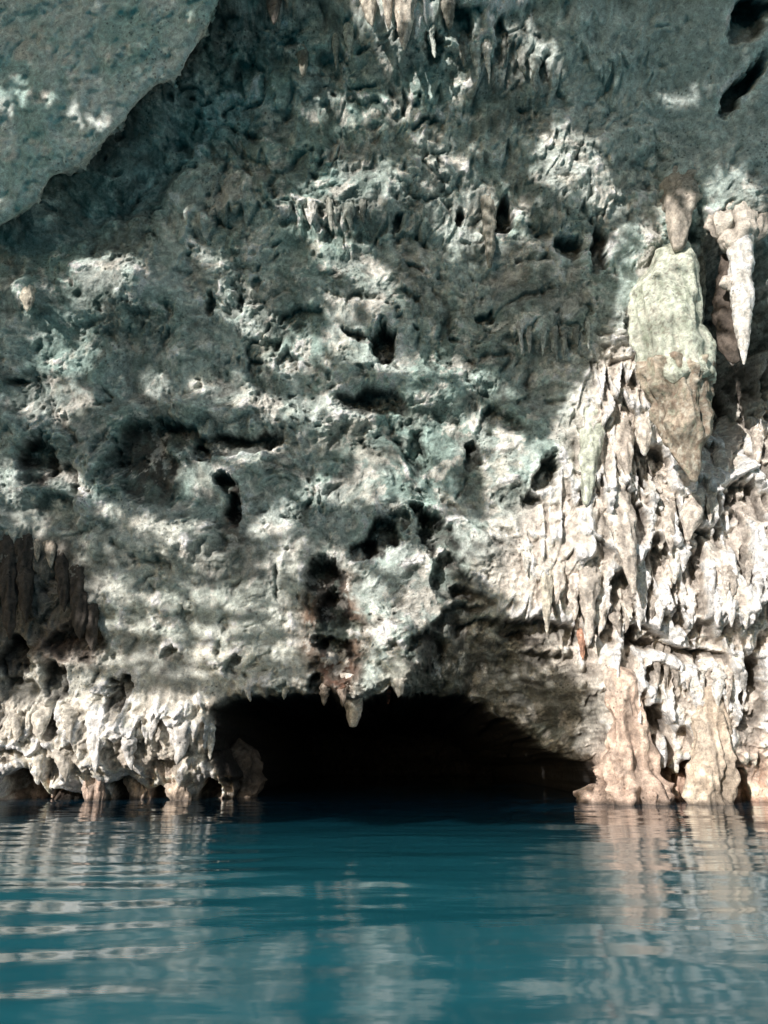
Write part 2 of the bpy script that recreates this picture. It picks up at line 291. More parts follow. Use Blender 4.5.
# hanging dripstone fringes: overhanging rows with ragged pointed lower edges
flute_w = np.clip(right*(1-.55*sstep(630, 690, hy))*(.5+.5*sstep(520, 620, hx))+.75*top+.85*lowl+.6*lleft, 0, 1)
fl = ridged(Pw*np.array([1, 1, 1], F), .34, 3, sz=4.5, seed=6.); fl2 = ridged(Pw, .15, 2, sz=3.5, seed=16.)
D += flute_w*(.20*(fl-.5)+.06*(fl2-.5))*(1-.4*top)
def fringe(P, row, jag_s, jag_a, seed):
    # both row edge and jag vary along the wall
    q = P[..., 2]+.55*perlin(P[..., 0]/2.1+seed, P[..., 1]*0+seed, P[..., 2]/5.)
    jag = np.abs(perlin(P[..., 0]/jag_s+seed*3, P[..., 1]*0+.3, P[..., 2]/2.4+seed))+.5*np.abs(perlin(P[..., 0]/(jag_s*.45)+seed*5, P[..., 1]*0+.3, P[..., 2]/2.4))
    p = q/row+jag_a*jag*1.2
    s = p-np.floor(p)                       # 0 at the lower edge, 1 above
    return np.where(s < .06, s/.06, 1-(s-.06)/.94)**1.3
fr = fringe(Pw, 1.25, .5, .6, 2.2); fr2 = fringe(Pw, .62, .3, .6, 9.2); fr3 = fringe(P0, 2.1, .46, .75, 5.7)
ma = sstep(-.35, .3, fbm(P0, 1.3, 2, seed=44.)); mb = sstep(-.1, .35, fbm(P0, .9, 2, seed=47.))
D += flute_w*(.30*fr*(.35+.65*ma)+.12*fr2*mb-.18)*(1-.35*top)+right*(1-.4*sstep(630, 690, hy))*.34*(fr3-.5)*sstep(505, 610, hx)-right*.42*sstep(560, 640, hx)*sstep(.1, .3, fbm(P0, .62, 3, sz=3.2, seed=57.))
# faint bedding ledges
D += band*.07*fbm(P0*np.array([.35, .35, 1.6], F), .5, 3, seed=41.)
D += slope*(.26*(ridged(Pw*np.array([.6, .6, 1.6], F), .7, 4, seed=51.)-.5))
pit_dark = np.zeros(PX.shape, F)
near = (PX > -120) & (PX < 900) & (PY > -120) & (PY < 900)
sx, sy = hx[near], hy[near]; dn = np.zeros(sx.shape, F); st = np.zeros(sx.shape, F)
for x, y, rx, ry, r, dep, s in PITS:
    if dep < .36: s *= .45; dep *= .8
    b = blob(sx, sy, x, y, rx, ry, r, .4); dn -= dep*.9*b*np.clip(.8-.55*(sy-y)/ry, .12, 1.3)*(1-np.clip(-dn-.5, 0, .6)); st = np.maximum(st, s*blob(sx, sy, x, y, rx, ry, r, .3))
for x, y, rx, ry, r, hgt in BUMPS: dn += hgt*blob(sx, sy, x, y, rx*1.1, ry*1.1, r, 1.2)
D[near] += dn; pit_dark[near] = st
# keep the wall calm under the water and far from the view
D = D-.5*sstep(30, 0, np.abs(PX*0+tun))*0
Pd = P0+Nrm*D[..., None]
# undercut at the water line
uc = sstep(.75, .05, Z)*sstep(-.6, .2, fbm(P0*np.array([1, 1, .2], F), .8, 2, seed=61.))
Pd[..., 1] += .75*uc*(1-right*.7)
# sloping ceiling in front of the tunnel, then the tunnel itself
Pd[..., 1] += 1.5*slope*sstep(-110, 0, tun)
Pd[..., 1] += np.where(tun > 0, 2.2*sstep(0, 4, tun)+9*sstep(1, 34, tun), 0)
Pd[..., 1] += .25*sstep(-8, 0, tun)*(tun <= 0)+.25*(tun > 0)

# colour of the stone, with some shade painted in
low = fbm(P0, 2.4, 3, seed=81.); lo2 = fbm(Pw, .7, 4, seed=85., gain=.6); lo3 = fbm(Pw, .22, 3, seed=88.)
C = np.zeros(P0.shape, F)+np.array((.405, .435, .415), F)
green = np.clip(sstep(-.1, .28, low+.5*lo2)*.9, 0, 1)*(1-right)
gz = np.clip(1.0-.75*lowl-.3*band-.5*sstep(620, 700, PY), 0, 1)*(1-.35*sstep(400, 620, PX))
C = mix3(C, (.21, .29, .27), np.clip(.25+.75*green, 0, 1)*(1-right)*gz)
C = mix3(C, (.17, .225, .205), sstep(.1, .35, lo2+.3*low)*gz*(1-right)*.6)
C = mix3(C, (.15, .145, .13), sstep(.08, .4, fbm(P0, 1.6, 3, seed=95.)+.4*lo3)*(1-right)*(1-lowl)*.5)
C = mix3(C, (.52, .52, .475), band*.6)
C = mix3(C, (.34, .39, .38), topr*.9)
C = mix3(C, (.60, .535, .48), right*.9)
C = mix3(C, (.56, .515, .455), lowl*.85)
C = mix3(C, (.58, .55, .48), sstep(.12, .4, -lo2+.2*lo3)*(1-right)*.55*(1-topr))
C = mix3(C, (.50, .32, .235), np.clip(right*sstep(725, 795, hy+10*lo3)+.8*right*blob(hx, hy, 632, 740, 22, 60, 0, 1)*.5+.8*lowl*sstep(748, 800, hy)*sstep(-.2, .25, lo2+.1), 0, 1)*.85)
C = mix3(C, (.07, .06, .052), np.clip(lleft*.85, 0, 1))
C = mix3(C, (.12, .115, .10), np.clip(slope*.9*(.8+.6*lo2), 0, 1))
shade_band = sstep(-120, -40, poly_sdf(hx, hy, [(-200, 330), (225, -40), (-200, -300)]))*(PY < 300)
C = mix3(C, (.085, .08, .075), .75*shade_band)  # overhang's shadow painted into the wall colour as dark brown
C = mix3(C, (.10, .085, .075), .85*blob(hx, hy, 742, 335, 44, 80, 0, .6))  # shade of the recess behind the spear, painted in as dark brown
# rusty streaks and soot below the seep holes
for x, y, rx, ry, c, m in [(312, 618, 14, 48, (.20, .11, .065), .85), (352, 625, 12, 50, (.18, .10, .06), .8), (334, 618, 22, 70, (.022, .013, .009), 1), (338, 676, 16, 22, (.09, .045, .03), .95), (231, 505, 10, 40, (.03, .025, .02), .8), (226, 530, 8, 20, (.2, .13, .09), .5), (150, 460, 34, 46, (.08, .065, .055), .8), (70, 648, 30, 22, (.09, .05, .035), .7), (36, 460, 18, 28, (.05, .04, .035), .8)]:
    C = mix3(C, c, (m*blob(hx, hy, x, y, rx, ry, 0, 1.1)*sstep(-.5, .2, lo3+.3)).astype(F))
C = mix3(C, (.04, .036, .033), np.clip(pit_dark*.85, 0, 1))  # pits darkened: soot plus shade painted into the colour
p1 = fbm(Pw, .5, 6, gain=.66, seed=91.); p2 = fbm(Pw, .38, 6, gain=.66, seed=92.); p3 = fbm(Pw, .9, 6, gain=.62, seed=93.); od = (1-right*.6)*(1-topr*.75)*(1-lleft)
C = mix3(C, (.15, .205, .185), sstep(.05, .16, p3)*.45*gz*od)
C = mix3(C, (.60, .575, .53), sstep(.08, .2, p1)*.7*od*(1-.6*shade_band))
C = mix3(C, (.075, .075, .068), sstep(.15, .24, p2)*.4*od*(1-.5*lowl)*(1-.5*band))
C = mix3(C, (.04, .036, .033), sstep(-.02, -.14, np.tanh(9*t1)*.11+.3*(t1+.05))*.35*od)
# hollows darkened with grime and painted shade, ridges washed pale
def blur(a, n):
    k = np.ones(n)/n
    c = np.cumsum(np.pad(a, ((n//2+1, n//2), (0, 0)), 'edge'), 0); a = (c[n:]-c[:-n])/n
    c = np.cumsum(np.pad(a, ((0, 0), (n//2+1, n//2)), 'edge'), 1); return (c[:, n:]-c[:, :-n])/n
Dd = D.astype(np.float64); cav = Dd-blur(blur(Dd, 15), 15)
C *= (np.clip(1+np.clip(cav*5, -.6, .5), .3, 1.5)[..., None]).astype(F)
C = mix3(C, (.02, .019, .018), sstep(-4, 2, tun))  # darkness of the tunnel painted into the stone colour
C = mix3(C, (.03, .027, .025), blob(hx, hy, 222, 742, 16, 44, 0, .5)*(1-lowl*sstep(212, 204, hx)))  # left inner edge of the tunnel blackened, painted shade again
C *= (sstep(-.02, .13, Pd[..., 2]+.08*lo2)*.7+.3)[..., None]
C = np.clip(C*1.5, .012, .82)
shp = P0.shape
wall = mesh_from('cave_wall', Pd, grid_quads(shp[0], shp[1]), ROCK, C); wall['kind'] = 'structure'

# picture -> wall lookup
QX, QY, QF = project(Pd)
LW, LH, OFF = 1000, 1100, 110
look = np.full((LH, LW), 1e9, F)
ok = (QX > -OFF) & (QX < LW-OFF-1) & (QY > -OFF) & (QY < LH-OFF-1)
np.minimum.at(look, ((QY[ok]+OFF).astype(int), (QX[ok]+OFF).astype(int)), Pd[..., 1][ok])
for _ in range(3):
    m = look > 1e8; sh = np.minimum.reduce([np.roll(look, s, a) for s in (1, -1) for a in (0, 1)]); look[m] = sh[m]
lookc = np.zeros((LH, LW, 3), F); lookc[(QY[ok]+OFF).astype(int), (QX[ok]+OFF).astype(int)] = C[ok]
def wall_col(px, py):
    q = lookc[max(0, int(py+OFF)-3):int(py+OFF)+4, max(0, int(px+OFF)-3):int(px+OFF)+4].reshape(-1, 3); q = q[q.sum(1) > 0]
    return tuple(float(v) for v in np.percentile(q, 60, axis=0)) if len(q) else (.4, .38, .33)
def wall_y(px, py):
    v = look[int(np.clip(py+OFF, 2, LH-3)), int(np.clip(px+OFF, 2, LW-3))]
    return float(v) if v < 1e8 else 14.0

# ------------------------------------------------------------------ rock overhang at the upper left
OUT = [(262, -260), (245, -40), (228, -18), (214, 8), (206, 30), (192, 50), (182, 68), (172, 82), (156, 84), (141, 96), (128, 110), (124, 122), (110, 133), (98, 146), (88, 158), (80, 167), (66, 173), (54, 178), (46, 190), (38, 200), (22, 210), (16, 216), (0, 226), (-14, 236), (-26, 180), (-34, 100), (-50, 20), (-70, -80), (-60, -260)]
def slab_dist(px, py):
    # forward depth of the lower face of the overhang; nearer towards the upper left
    n = np.array([-.12, -.93, -.28]); p0 = at_y(120, 125, 10.75)-np.array([0, 0, CAMZ])
    return (p0@n)/(ray(px, py)@n)
gx = np.linspace(-330, 262, 330); gy = np.linspace(-240, 262, 290)
GX, GY = np.meshgrid(gx, gy)
RG = at_y(GX, GY, np.full(GX.shape, 10.75)).astype(F)
sd = poly_sdf(GX, GY, OUT)+9*fbm(RG, .9, 5, gain=.6, seed=121.)
# slide the rows beyond the edge back onto it and fold them behind
gyx = np.gradient(sd, gx, axis=1); gyy = np.gradient(sd, gy, axis=0)
over = np.clip(-sd, 0, 40)
GX2 = GX+gyx*over*1.0; GY2 = GY+gyy*over*1.0
base = slab_dist(GX, GY)
R_ = ray(GX2, GY2).astype(F); S0 = R_*base[..., None].astype(F)+np.array([0, 0, CAMZ], F)
dd = .22*fbm(S0, 1.1, 3, seed=101.)+.11*(.5-worley(S0+.2*fbm(S0, .8, 2, seed=104.)[..., None], .55, 1, 3.3)[0])+.045*fbm(S0, .25, 5, gain=.62, seed=107.)-.07*sstep(.7, .95, ridged(S0, .7, 3, seed=109.))+.05*np.tanh(8*fbm(S0, .7, 5, gain=.6, seed=123.))
rim = .2*(1-np.sqrt(np.clip(1-(1-np.clip(sd, 0, 12)/12)**2, 0, 1)))
back = np.where(over > 0, over*.075, 0)
S = S0+R_/np.linalg.norm(R_, axis=-1, keepdims=True)*(rim+back-dd)[..., None].astype(F)
sC = np.zeros(S.shape, F)+np.array((.70, .76, .725), F)
g1 = fbm(S0, 1.2, 4, seed=111.); sC = mix3(sC, (.47, .62, .58), sstep(-.1, .3, g1)); sC = mix3(sC, (.72, .70, .64), sstep(.1, .4, fbm(S0, .5, 4, seed=115., gain=.6)))
keep = over < 39.5
idx = -np.ones(S.shape[:2], int); Q = grid_quads(*S.shape[:2]); kq = keep.ravel()[Q].all(1); Q = Q[kq]
used = np.unique(Q); remap = np.zeros(S.shape[0]*S.shape[1], int); remap[used] = np.arange(len(used))
slab = mesh_from('cave_roof', S.reshape(-1, 3)[used], remap[Q][:, ::-1], SOFT, sC.reshape(-1, 3)[used]); slab['kind'] = 'structure'

# ------------------------------------------------------------------ dripstone things
def hang(name, rows, color, thick=.8, lump=.12, flut=.10, seed=0., out=.25, parent=None, nring=44, ypos=None, colfn=None, mat=None):
    """rows: (picture y, left x, right x) from the top down; built as one noisy tapering body hanging in front of the wall"""
    rows = [tuple(map(float, r)) for r in rows]
    cx = [(r[1]+r[2])/2 for r in rows]
    if ypos is None:
        wy = [wall_y(c, r[0]) for c, r in zip(cx, rows)]
        wmax = max(r[2]-r[1] for r in rows)/FPX*14
        if name in ('rock_pillar', 'flowstone_column', 'boulder'): ypos = float(np.percentile(wy, 30))-out*wmax
        else:
            top = wall_y(cx[0], rows[0][0])+.5*wmax; mid = float(np.percentile(wy[1:], 20))-.2*wmax; mid = max(mid, top-1.6)
            ypos = (top, mid)
    ys = np.array([r[0] for r in rows]); n = max(14, int((ys[-1]-ys[0])/1.5)); n = min(n, 150)
    yv = np.linspace(ys[0], ys[-1], n)
    xl = np.interp(yv, ys, [r[1] for r in rows]); xr = np.interp(yv, ys, [r[2] for r in rows])
    tq = np.linspace(0, 1, n)
    ypa = np.full(n, ypos) if np.isscalar(ypos) else ypos[0]+(ypos[1]-ypos[0])*sstep(0, .75, tq)
    wob = (xr-xl).max()*.28*(perlin(tq*2.6+seed*1.7, tq*0+seed, tq*0+.5)); fat = 1+.32*perlin(tq*5+seed, tq*0+seed*2.1, tq*0+.5)
    if nring <= 28:
        m_ = (xl+xr)/2; hw = (xr-xl)/2*fat; xl = m_+wob*tq-hw; xr = m_+wob*tq+hw
    pc = at_y((xl+xr)/2, yv, ypa); pl = at_y(xl, yv, ypa); pr = at_y(xr, yv, ypa)
    rad = np.linalg.norm(pr-pl, axis=1)/2
    # rounded ends
    th = np.linspace(0, 2*math.pi, nring, endpoint=False)
    V = np.zeros((n, nring, 3), F)
    V[..., 0] = pc[:, None, 0]+rad[:, None]*np.cos(th); V[..., 1] = pc[:, None, 1]+thick*rad[:, None]*np.sin(th); V[..., 2] = pc[:, None, 2]
    R0 = max(float(np.median(rad)), .03); Nv = np.stack([np.cos(th), np.sin(th), 0*th], -1)[None]
    q = fbm(V, R0*1.6, 3, seed=seed)*lump+flut*(ridged(V, R0*.75, 2, sz=5, seed=seed+3)-.55)+.05*fbm(V, R0*.35, 3, seed=seed+5, gain=.6)
    V = V+(Nv*(q*rad[:, None].clip(R0*.25)*1.6)[..., None]).astype(F)
    V[..., 2] += (.25*R0*fbm(V, R0*1.2, 2, seed=seed+9)).astype(F)
    # caps
    V = np.concatenate([V.mean(1, keepdims=True)[:1].repeat(nring, 1)+np.array([0, 0, .3*R0], F), V, V.mean(1, keepdims=True)[-1:].repeat(nring, 1)-np.array([0, 0, .3*rad[-1]], F)], 0)
    nr = len(V)
    c = np.zeros(V.shape, F)+np.array(color, F)
    tt = np.linspace(0, 1, nr)[:, None]
    c *= (1+.55*fbm(V, R0*.9, 4, seed=seed+12, gain=.6))[..., None]
    cavq = np.concatenate([q[:1]*0, q, q[:1]*0], 0); c *= np.clip(1+3*cavq, .55, 1.25)[..., None]
    if colfn is not None: c = colfn(c, V, tt)
    LIT.append(V[::4, ::4].reshape(-1, 3))
    return mesh_from(name, V, grid_quads(nr, nring, True)[:, ::-1], mat or DRIP, np.clip(c, .01, .85), parent=parent, origin=V[0, 0].copy())
LIT = []
def cone_rows(x0, y0, x1, y1, w, p=.75, root=1.25):
    out = []
    for k in range(9):
        t = k/8; xx = x0+(x1-x0)*t; r = w/2*((1-t)**p*.93+.07)*(.6, 1.0, 1.08, 1, 1, 1, 1, 1, 1)[k]
        out.append((y0+(y1-y0)*t, xx-r, xx+r))
    return out
PALE = (.63, .565, .50); PGREEN = (.60, .64, .54); GREY = (.30, .29, .25); DARKB = (.07, .06, .052); PINK = (.5, .32, .25); TOPC = (.30, .29, .25)

# the big green stalactite: two parts
ga = at_y(672, 258, wall_y(672, 262))
yA = min(wall_y(x, y) for x in (640, 670, 700) for y in (270, 320, 380, 430))-.15
yA = max(yA, wall_y(670, 300)-1.6)
big = empty('big_stalactite', at_y(674, 256, yA)); tag(big, 'largest stalactite, pale green and bulky, narrowing to a brown crusty tip', 'stalactite')
bigrows = [(248, 660, 690), (262, 650, 692), (275, 641, 694), (290, 634, 696), (310, 632, 699), (330, 633, 703), (350, 635, 706), (372, 640, 708), (385, 645, 709)]
def mottled(c, V, tt):
    a_ = fbm(V*np.array([1, 1, .35], F), .16, 4, gain=.65, seed=131.); b_ = fbm(V, .07, 3, seed=133.)
    c = mix3(c, (.30, .34, .26), sstep(.05, .3, a_)*.7); c = mix3(c, (.64, .63, .54), sstep(.08, .3, -a_+.4*b_)*.7)
    return mix3(c, (.16, .13, .10), sstep(.2, .35, b_+.3*a_)*.6)
hang('upper_body', bigrows, PGREEN, .75, .20, .20, 5.5, parent=big, nring=110, ypos=yA, colfn=mottled)
hang('crusty_tip', [(366, 640, 708), (380, 643, 711), (400, 650, 710), (420, 657, 709), (440, 667, 706), (458, 676, 702), (470, 683, 699), (480, 690, 697)], (.40, .34, .27), .75, .30, .30, 8.5, parent=big, nring=100, ypos=yA, colfn=lambda c, V, tt: mix3(mottled(c, V, tt), (.20, .13, .09), sstep(.0, .3, fbm(V, .12, 4, gain=.65, seed=141.))*.6))
# white spear under bulbous collar
yB = yA-.25
sp = empty('spear_stalactite', at_y(742, 195, yB)); tag(sp, 'white spear shaped stalactite hanging below a lumpy collar at right edge', 'stalactite')
hang('spear', [(236, 733, 752), (250, 728, 752), (270, 730, 752), (300, 731, 753), (330, 735, 751), (348, 739, 748), (364, 743, 745)], (.80, .765, .71), .8, .2, .16, 2.5, parent=sp, ypos=yB)
for i, (x, y0, y1, w) in enumerate([(722, 196, 238, 24), (739, 190, 252, 30), (757, 196, 240, 22), (730, 200, 248, 18)]):
    hang('collar_lobe', [(y0, x-w*.4, x+w*.4), (y0+8, x-w*.5, x+w*.5), (y1-12, x-w*.55, x+w*.55), (y1-4, x-w*.42, x+w*.42), (y1, x-w*.15, x+w*.15)], (.58, .53, .47), .8, .4, .25, 12.+i, parent=sp, ypos=yB+.05)
hang('side_knob', [(277, 722, 728), (282, 719, 733), (287, 722, 734), (290, 728, 733)], (.7, .64, .57), .8, .1, .05, 3.3, parent=sp, ypos=yB, nring=20)
hang('dark_back_curtain', [(255, 722, 735), (280, 716, 738), (320, 714, 742), (350, 720, 742), (362, 732, 740)], (.12, .10, .085), .6, .12, .25, 4.3, parent=sp, ypos=yB+.45)

def streaked(c, V, tt):
    a_ = fbm(V, .14, 5, sz=2.6, gain=.65, seed=151.); b_ = fbm(V, .06, 3, seed=153.)
    c = mix3(c, c.mean((0, 1))*.45, sstep(.06, .26, a_)*.6); return c*(1+.35*sstep(.0, .3, -a_+.5*b_))[..., None]
SINGLE = [  # rows or cone args, colour, label
 (('knob_stalactite'), [(168, 662, 702), (188, 661, 701), (204, 664, 697), (216, 668, 692), (230, 668, 688), (242, 670, 687), (250, 674, 682)], (.40, .36, .31), 'rounded stalactite with pale bulb tip just above the big green one'),
 ('stalactite', cone_rows(697, 256, 702, 326, 16, .6), GREY, 'slim grey stalactite tucked against right side of the big green one'),
 ('stalactite', [(345, 704, 712), (356, 702, 717), (372, 703, 716), (384, 706, 712)], PALE, 'stubby pale lump hanging right of the crusty brown tip'),
 ('stalactite', [(402, 576, 606), (420, 578, 604), (445, 580, 602), (465, 581, 597), (485, 580, 594), (500, 582, 590), (505, 584, 588)], PGREEN, 'blunt pale green stalactite at upper left end of the sunlit fringe'),
 ('stalactite', cone_rows(617, 408, 628, 478, 32, .7), PALE, 'broad cream stalactite beside the blunt pale green one'),
 ('stalactite', cone_rows(641, 412, 645, 456, 24, .55), (.68, .63, .56), 'short whitish stalactite left of the big green tip'),
 ('stalactite', cone_rows(664, 462, 671, 553, 24, .7), PALE, 'long cream stalactite below left of the big green tip'),
 ('stalactite', cone_rows(655, 462, 662, 486, 9, .6), PALE, 'thin short stalactite between whitish stub and long cream one'),
 ('stalactite', [(470, 690, 702), (490, 690, 706), (505, 684, 706), (520, 681, 702), (530, 684, 694), (540, 686, 690)], PALE, 'club shaped cream stalactite directly under the big green tip'),
 ('stalactite', cone_rows(713, 470, 710, 522, 16, .7), PALE, 'narrow cream stalactite right of the club shaped one'),
 ('stalactite', [(420, 716, 744), (440, 712, 746), (455, 714, 732), (470, 716, 730), (485, 720, 726)], PALE, 'forked wide cream stalactite beneath the dark recess at right'),
 ('stalactite', cone_rows(757, 425, 758, 465, 14, .6), PALE, 'pale stalactite nearest the right edge under the dark recess'),
 ('drapery', [(455, 596, 612), (480, 598, 626), (510, 604, 634), (545, 616, 636), (575, 626, 636), (594, 632, 636)], PALE, 'long leaning cream drapery blade below the blunt green stalactite'),
 ('stalactite', cone_rows(547, 565, 547, 634, 13, .5), (.56, .52, .44), 'lone slender stalactite hanging over the dim tunnel slope'),
 ('stalactite', cone_rows(581, 628, 583, 660, 10, .6), (.42, .24, .17), 'small orange stained stalactite above the tunnel slope'),
 ('stalactite', [(675, 340, 362), (692, 342, 364), (706, 344, 362), (716, 346, 360), (726, 350, 356)], (.68, .62, .55), 'white jagged pendant hanging into the tunnel mouth'),
 ('stalactite', cone_rows(388, 690, 388, 704, 7, .5), (.4, .17, .12), 'tiny reddish pendant on the tunnel lip'),
 ('stalactite', [(190, 480, 500), (210, 482, 496), (235, 484, 495), (255, 486, 494), (268, 488, 492)], (.30, .29, .25), 'long grey pendant beside dark slot high in wall centre'),
 ('stalactite', cone_rows(405, -12, 404, 50, 24, .6), (.55, .50, .43), 'widest bright stalactite at top edge of the picture'),
 ('stalactite', cone_rows(366, -14, 372, 26, 20, .6), (.48, .44, .37), 'bright stalactite left of the widest one at top edge'),
 ('stalactite', cone_rows(386, -14, 389, 30, 12, .6), (.50, .45, .38), 'narrow bright stalactite between two wider ones at top edge'),
 ('stalactite', cone_rows(447, -10, 450, 30, 18, .6), TOPC, 'grey stalactite right of the widest bright one at top edge'),
 ('stalactite', cone_rows(274, -8, 274, 24, 18, .6), (.14, .125, .11), 'dim brown stalactite at top edge near the dark overhang'),
 ('stalactite', cone_rows(303, 45, 303, 78, 13, .6), (.26, .25, .21), 'short lit grey stalactite below the dim brown one'),
 ('stalactite', cone_rows(28, 285, 27, 312, 18, .6), (.5, .46, .38), 'bright pale stub sticking out of the dark left wall'),
 ('stalactite', cone_rows(50, 538, 51, 568, 14, .6), (.42, .37, .31), 'pale pointed stalactite among dark brown curtains at left edge'),
 ('stalactite', cone_rows(38, 538, 37, 562, 9, .6), (.42, .37, .31), 'thin pale stalactite left of the pointed one in brown curtains'),
 ('boulder', [(742, 234, 244), (752, 228, 256), (766, 224, 262), (780, 226, 264), (792, 230, 258), (806, 232, 246)], (.16, .125, .10), 'brown rounded boulder at left corner of the tunnel mouth'),
]
for k, (nm, rows, colr, lab) in enumerate(SINGLE):
    o = hang(nm, rows, colr, .85, *((.45, .3) if nm == 'boulder' else (.2, .2)), 20.+k*1.7, nring=44, colfn=streaked)
    tag(o, lab, 'rock' if nm == 'boulder' else 'stalactite')
# dark brown curtains at the left edge
for k, (x, y0, y1, w) in enumerate([(8, 530, 640, 22), (24, 528, 622, 20), (62, 545, 612, 16), (78, 560, 640, 22), (90, 590, 650, 18)]):
    o = hang('drapery', cone_rows(x, y0, x+2, y1, w, .4), DARKB, .8, .14, .3, 60.+k, nring=36)
    tag(o, ['dark brown drapery closest to the left edge', 'dark brown drapery second from the left edge', 'narrow dark brown drapery right of the pale pointed stalactite', 'wide dark brown drapery fourth from the left edge', 'short dark brown drapery rightmost of the left edge cluster'][k], 'drapery', 'dark brown draperies at left edge')
# fringes of small dripstones nothing tells apart
def fringe_row(pts, colr, label, group, seed, p=.65):
    for k, (x, y0, y1, w) in enumerate(pts):
        q_ = .85+.3*random.random(); y1 = y0+(y1-y0)*random.uniform(.7, 1.1); w *= random.uniform(.6, 1.15); x += random.uniform(-2, 2)
        wc = wall_col(x, y0+3); c = tuple((.35*v+.65*u)*q_*1.05 for v, u in zip(colr, wc))
        o = hang('stalactite', cone_rows(x, y0, x+random.uniform(-2, 3), y1, w, p), c, .8, .3, .25, seed+k*2.3, nring=28)
        tag(o, label, 'stalactite', group)
fringe_row([(528, 540, 585, 15), (560, 560, 622, 18), (574, 572, 640, 16), (588, 560, 650, 20), (602, 580, 658, 18), (617, 585, 648, 16)], PALE,
           'small cream stalactite in the ragged sunlit fringe above the tunnel slope', 'cream fringe above the tunnel slope', 110.)
fringe_row([(630, 590, 640, 12), (641, 590, 632, 13), (652, 585, 628, 12), (676, 545, 588, 14), (684, 550, 580, 12), (668, 560, 600, 12), (697, 555, 590, 12), (710, 560, 596, 13), (722, 558, 600, 12), (735, 565, 602, 13), (748, 560, 600, 12), (760, 565, 606, 12), (716, 590, 625, 12), (730, 600, 632, 12), (745, 605, 635, 12), (660, 600, 638, 12), (690, 595, 625, 13)], PALE,
           'small cream stalactite in the sunlit cluster right of the leaning drapery', 'cream cluster at right', 150.)
fringe_row([(655, 640, 682, 12), (667, 645, 690, 12), (678, 650, 700, 13), (690, 655, 700, 12), (702, 660, 705, 13), (716, 665, 720, 13), (729, 665, 730, 13), (742, 670, 715, 12)], PALE,
           'small cream stalactite hanging from the ledge over the right pink flowstone', 'cream pendants under the right ledge', 200.)
fringe_row([(247, 684, 704, 14), (286, 684, 700, 12), (326, 684, 708, 12), (340, 680, 704, 12), (401, 676, 703, 16)], (.55, .5, .43),
           'small pale pendant along the upper lip of the tunnel mouth', 'pendants on the tunnel lip', 230.)
fringe_row([(12, 700, 752, 22), (40, 698, 738, 20), (70, 700, 752, 24), (96, 705, 770, 24), (62, 748, 782, 18), (36, 752, 794, 16), (126, 735, 776, 20), (150, 706, 752, 22), (180, 716, 764, 24), (208, 724, 772, 20)], (.58, .53, .46),
           'stubby pale stalactite on the sunlit wall above the water at left', 'pale stubs above the water at left', 260.)
fringe_row([(518, 320, 352, 9), (530, 325, 360, 9), (542, 322, 362, 10), (554, 325, 364, 9), (566, 325, 362, 9), (577, 322, 358, 9), (588, 318, 352, 9)], (.25, .24, .2),
           'grey dripstone in the shaded comb left of the big green stalactite', 'shaded grey comb', 300.)
fringe_row([(418, 10, 50, 12), (430, 20, 62, 12), (462, 30, 70, 13), (474, 40, 84, 14), (486, 36, 80, 12), (505, 30, 82, 13), (520, 45, 86, 13), (535, 50, 92, 13), (350, 20, 60, 12), (336, 30, 68, 11), (312, 200, 232, 14), (330, 196, 236, 15), (346, 200, 238, 14), (362, 198, 230, 13)], (.30, .285, .245),
           'grey stubby stalactite on the dim upper wall', 'grey stubs on the upper wall', 330.)
# feet of rock standing in the water on the left, flowstone on the right
for k, (rows, c, lab, nm) in enumerate([
   ([(768, 82, 108), (780, 84, 104), (792, 84, 102), (806, 85, 103), (816, 85, 103)], (.46, .35, .29), 'pinkish rock foot standing in the water, left of two dark niches', 'rock_pillar'),
   ([(775, 126, 152), (788, 128, 148), (800, 129, 145), (814, 130, 144)], (.48, .38, .31), 'pale rock foot between the two dark niches at the waterline', 'rock_pillar'),
   ([(778, 166, 190), (790, 168, 188), (803, 170, 190), (814, 170, 190)], (.46, .38, .31), 'pale squat rock foot right of the second niche at the waterline', 'rock_pillar'),
   ([(672, 604, 630), (690, 608, 636), (720, 612, 644), (750, 608, 650), (775, 596, 660), (792, 588, 672), (808, 586, 676), (816, 586, 676)], (.54, .415, .34), 'pink flowstone column widening into the water beside the tunnel', 'flowstone_column'),
   ([(690, 700, 728), (715, 696, 730), (745, 694, 732), (770, 690, 734), (795, 688, 736), (815, 688, 736)], (.56, .47, .38), 'cream fluted flowstone column right of the pink one', 'flowstone_column')]):
    tag(hang(nm, rows, c, .55, .34, .34, 400.+k*3, out=.05, nring=80,
        colfn=lambda c, V, tt: mix3(mix3(streaked(c, V, tt), (.60, .54, .48), sstep(-.1, .3, fbm(V, .4, 4, sz=2., seed=161.))*.7*(1-tt)**1.5), (.10, .085, .075), sstep(.10, .02, V[..., 2]+.05*fbm(V, .2, 2))*.75)), lab, 'rock')

